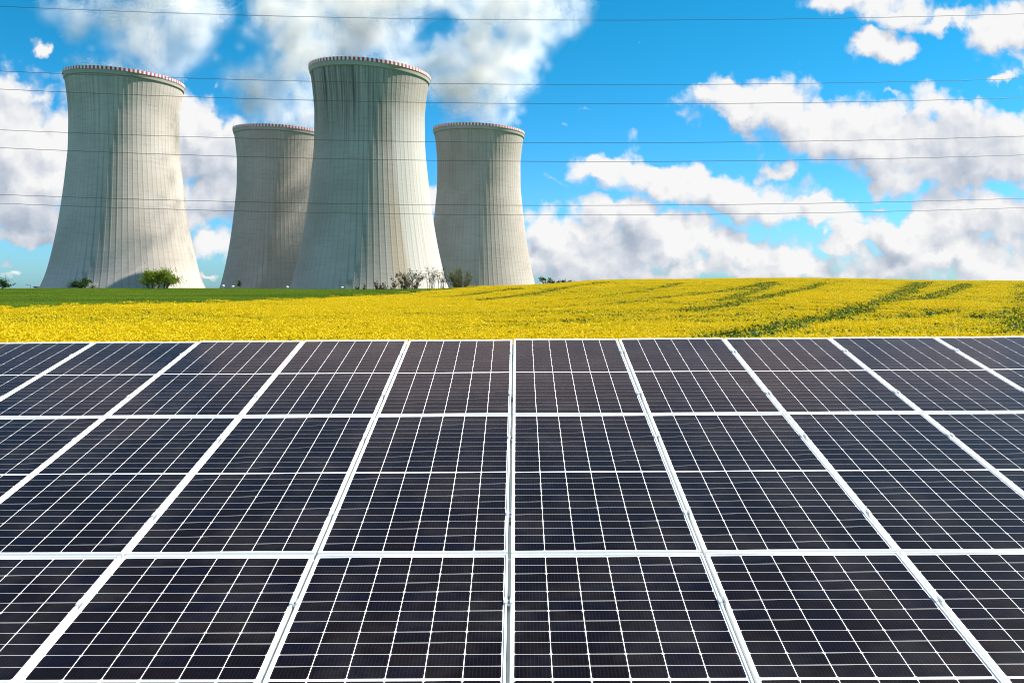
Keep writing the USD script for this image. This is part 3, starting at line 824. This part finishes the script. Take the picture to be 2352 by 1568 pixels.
def cell_material():
    n = Net()
    o = n.add('texture_coordinate', 'object')
    s = n.add('separate_xyz', 'x', vector=o).split('.')[0]
    rnd = n.add('object_info', 'random')
    col = n.ramp(rnd, [(0.0, (0.0015, 0.0016, 0.0055)), (0.4, (0.0022, 0.0018, 0.0035)), (0.7, (0.003, 0.002, 0.003)), (1.0, (0.0015, 0.0018, 0.007))])
    cell_w = (PW - 2 * (LIPW + MARX) - 5 * CG) / 6
    fx = n.math('fraction', n.math('add', n.math('divide', s + '.x', (cell_w + CG) / 10.0), 200.0))
    bar = n.math('less_than', n.math('absolute', n.math('subtract', fx, 0.5)), 0.045)
    fy = n.math('fraction', n.math('add', n.math('divide', s + '.y', 0.0155), 200.0))
    pad = n.math('multiply', n.math('less_than', n.math('absolute', n.math('subtract', fx, 0.5)), 0.10), n.math('less_than', fy, 0.22))
    m = n.math('maximum', n.math('multiply', bar, 0.3), n.math('multiply', pad, 0.7))
    col = n.mix(m, col, (0.035, 0.032, 0.035))
    sh = n.add('principled_bsdf', 'BSDF', {'roughness': 0.5, 'specular_ior_level': 0.03, 'specular_tint': (.85, .7, 1.0)}, base_color=col)
    return n.make('/World/Looks/solar_cell', surface=sh)


def glass_material():
    n = Net()
    o = n.add('geometry', 'position')
    # Schlick's reflectance of coated solar glass, the same from above and below so that sunlight reaches the cells
    fc = n.add('layer_weight', 'facing', {'blend': 0.5})
    fr = n.math('add', 0.002, n.math('multiply', n.math('power', fc, 6.0), 1.12))
    dirt = n.noise(o, 2.3, 5.0, 0.65)
    b = n.add('bump', 'normal', {'strength': 0.05, 'distance': 0.02}, height=n.noise(o, 5.0, 2.0, 0.5))
    gl = n.add('glossy_bsdf', 'BSDF', {'roughness': 0.16, 'color': (1.0, 0.74, 0.68)}, normal=b)
    tr = n.add('transparent_bsdf', 'BSDF', {'color': (0.97, 0.975, 0.97)})
    s = n.add('mix_closure', 'closure', fac=fr, closure1=tr, closure2=gl)
    dust = n.add('diffuse_bsdf', 'BSDF', {'color': (0.42, 0.36, 0.33)})
    s2 = n.add('mix_closure', 'closure', fac=n.remap(dirt, 0.45, 0.8, 0.0, 0.03), closure1=s, closure2=dust)
    return n.make('/World/Looks/panel_glass', surface=s2)


FRAME = plain('panel_frame', (0.80, 0.81, 0.80), 0.35, metallic=0.0, spec=0.5)
BACK = plain('white_backsheet', (0.88, 0.89, 0.90), 0.6)
CELL, GLASS = cell_material(), glass_material()
RAIL = plain('mounting_rail', (0.34, 0.38, 0.36), 0.45, metallic=0.35, vary=0.1)
CLAMP = plain('clamp_metal', (0.68, 0.70, 0.70), 0.3, metallic=0.5)
BOLT = plain('bolt_metal', (0.20, 0.21, 0.22), 0.35, metallic=0.8)


def build_panel(path):
    """panel about its centre: x across, y up the slope, z out of the glass"""
    def bar(x0, x1, y0, y1, z0, z1, c=.0012):
        # bar with chamfered upper edges
        V = [(x0, y0, z0), (x1, y0, z0), (x1, y1, z0), (x0, y1, z0), (x0, y0, z1 - c), (x1, y0, z1 - c), (x1, y1, z1 - c), (x0, y1, z1 - c),
             (x0 + c, y0 + c, z1), (x1 - c, y0 + c, z1), (x1 - c, y1 - c, z1), (x0 + c, y1 - c, z1)]
        F = [(0, 3, 2, 1)]
        for k in range(4):
            j = (k + 1) % 4
            F += [(k, j, j + 4, k + 4), (k + 4, j + 4, j + 8, k + 8)]
        F.append((8, 9, 10, 11))
        return np.array(V), np.array(F)
    hw, hl = PW / 2, PL / 2
    for (x0, x1, y0, y1) in ((-hw, -hw + LIPW, -hl, hl), (hw - LIPW, hw, -hl, hl), (-hw + LIPW, hw - LIPW, hl - LIPW, hl), (-hw + LIPW, hw - LIPW, -hl, -hl + LIPW)):
        obj('frame_rail', bar(x0, x1, y0, y1, -.035, 0.0), FRAME, path)
    obj('backsheet', box(0, 0, -.0085, PW - 2 * LIPW, PL - 2 * LIPW, .003), BACK, path)
    gx_, gy_ = hw - LIPW - .0005, hl - LIPW - .0005
    obj('glass_sheet', (np.array([(-gx_, -gy_, -.0022), (gx_, -gy_, -.0022), (gx_, gy_, -.0022), (-gx_, gy_, -.0022)]), np.array([(0, 1, 2, 3)])), GLASS, path)
    cw = (PW - 2 * (LIPW + MARX) - 5 * CG) / NCOL
    ch = (PL - 2 * (LIPW + MARY) - MID - 22 * RG) / NROW
    for half in range(2):
        for r_ in range(12):
            y0 = -hl + LIPW + MARY + half * (12 * ch + 11 * RG + MID) + r_ * (ch + RG)
            for c_ in range(NCOL):
                x0 = -hw + LIPW + MARX + c_ * (cw + CG)
                k = .0062
                # half-cut cell: two corners cut, alternating like the wafers they come from
                if r_ % 2 == 0:
                    P = [(x0 + k, y0), (x0 + cw - k, y0), (x0 + cw, y0 + k), (x0 + cw, y0 + ch - .0012), (x0 + cw - .0012, y0 + ch), (x0 + .0012, y0 + ch), (x0, y0 + ch - .0012), (x0, y0 + k)]
                else:
                    P = [(x0 + .0012, y0), (x0 + cw - .0012, y0), (x0 + cw, y0 + .0012), (x0 + cw, y0 + ch - k), (x0 + cw - k, y0 + ch), (x0 + k, y0 + ch), (x0, y0 + ch - k), (x0, y0 + .0012)]
                V = [(x, y, -.0068) for x, y in P] + [(x, y, -.0060) for x, y in P]
                F = [(8, 8 + j, 9 + j) for j in range(1, 7)]
                for j in range(8):
                    j2 = (j + 1) % 8
                    F += [(j, j2, j2 + 8), (j, j2 + 8, j + 8)]
                obj('cell', (np.array(V), np.array(F)), CELL, path)


proto = stage.CreateClassPrim('/World/panel_kind')
proto.SetTypeName('Xform')
build_panel('/World/panel_kind')


def array_point(k, r, off=(0, 0, 0)):
    return A0 + AM @ np.array([k * PITCH_X + off[0], -r * PITCH_Y + off[1], off[2]])


ORD = ['first', 'second', 'third', 'fourth', 'fifth', 'sixth', 'seventh', 'eighth', 'ninth', 'tenth']
ROWN = ['top', 'middle', 'bottom']
for r_, (k0, k1) in enumerate(((-5, 5), (-4, 4), (-3, 3))):
    for n_, k in enumerate(range(k0, k1)):
        c = array_point(k + .5, r_ + .5, (rng.uniform(-.0015, .0015), rng.uniform(-.0015, .0015), rng.uniform(-.001, .001)))
        x = UsdGeom.Xform.Define(stage, numbered('/World', 'solar_panel'))
        wob = Rotation.from_rotvec(np.radians([rng.uniform(-.12, .12), rng.uniform(-.15, .15), 0]))
        Mx = AM @ wob.as_matrix()
        G4 = Gf.Matrix4d(*[float(v) for v in (*Mx[:, 0], 0, *Mx[:, 1], 0, *Mx[:, 2], 0, *c, 1)])
        x.AddTransformOp().Set(G4)
        p = x.GetPrim()
        p.GetReferences().AddInternalReference('/World/panel_kind')
        p.SetInstanceable(True)
        side = f'{ORD[n_]} from the left' if n_ < (k1 - k0) // 2 else f'{ORD[k1 - 1 - k]} from the right'
        tag(p, f'black solar panel, {side} in the {ROWN[r_]} row of the array', 'solar panel', 'solar panels of the tilted array')

# rails below every gap between panel columns, clamps on them, posts under them
for n_, k in enumerate(range(-5, 6)):
    rows = 3 if abs(k) <= 3 else (2 if abs(k) == 4 else 1)
    L = rows * PITCH_Y
    c = array_point(k, 0)
    x = UsdGeom.Xform.Define(stage, numbered('/World', 'mounting_rail'))
    G4 = Gf.Matrix4d(*[float(v) for v in (*AM[:, 0], 0, *AM[:, 1], 0, *AM[:, 2], 0, *c, 1)])
    x.AddTransformOp().Set(G4)
    nm = 'the middle' if k == 0 else f'the {ORD[abs(k) - 1]} panel gap {"left" if k < 0 else "right"} of the middle'
    t = tag(x.GetPrim(), f'grey metal mounting rail with clamps below {nm}' + (' panel gap' if k == 0 else ''), 'rail', 'mounting rails of the array')
    obj('rail', cat_mesh([box(0, -L / 2 - .02, -.040, .046, L - .12, .008), box(-.021, -L / 2 - .02, -.072, .004, L - .12, .055), box(.021, -L / 2 - .02, -.072, .004, L - .12, .055)]), RAIL, t)
    for r_ in range(rows):
        for f in (.22, .78):
            y = -(r_ + f) * PITCH_Y
            cl = obj('clamp', cat_mesh([box(-.0175, y, .0035, .017, .05, .004), box(.0175, y, .0035, .017, .05, .004), box(0, y, -.014, .0165, .05, .004),
                                        box(-.0072, y, -.005, .003, .05, .016), box(.0072, y, -.005, .003, .05, .016)]), CLAMP, t)
            h = trimesh.creation.cylinder(.0055, .008, sections=6); h.apply_translation((0, y, -.008))
            obj('bolt', h, BOLT, cl)
            sl = box(0, y - .075 if f > .5 else y + .075, -.0355, .014, .045, .0025)
            obj('slot', sl, DARK, t)
    zl = np.linalg.inv(AM) @ np.array([0, 0, -1.0])
    for y in [-.7 - i * PITCH_Y for i in range(rows)]:
        top = np.array([0, y, -.10])
        wp = c + AM @ top
        dz = wp[2] - float(z_ground(np.array(wp[0]), np.array(wp[1]))) + .3
        obj('post', tube([top, top + zl * dz * .5, top + zl * dz], .045, 8), RAIL, t)
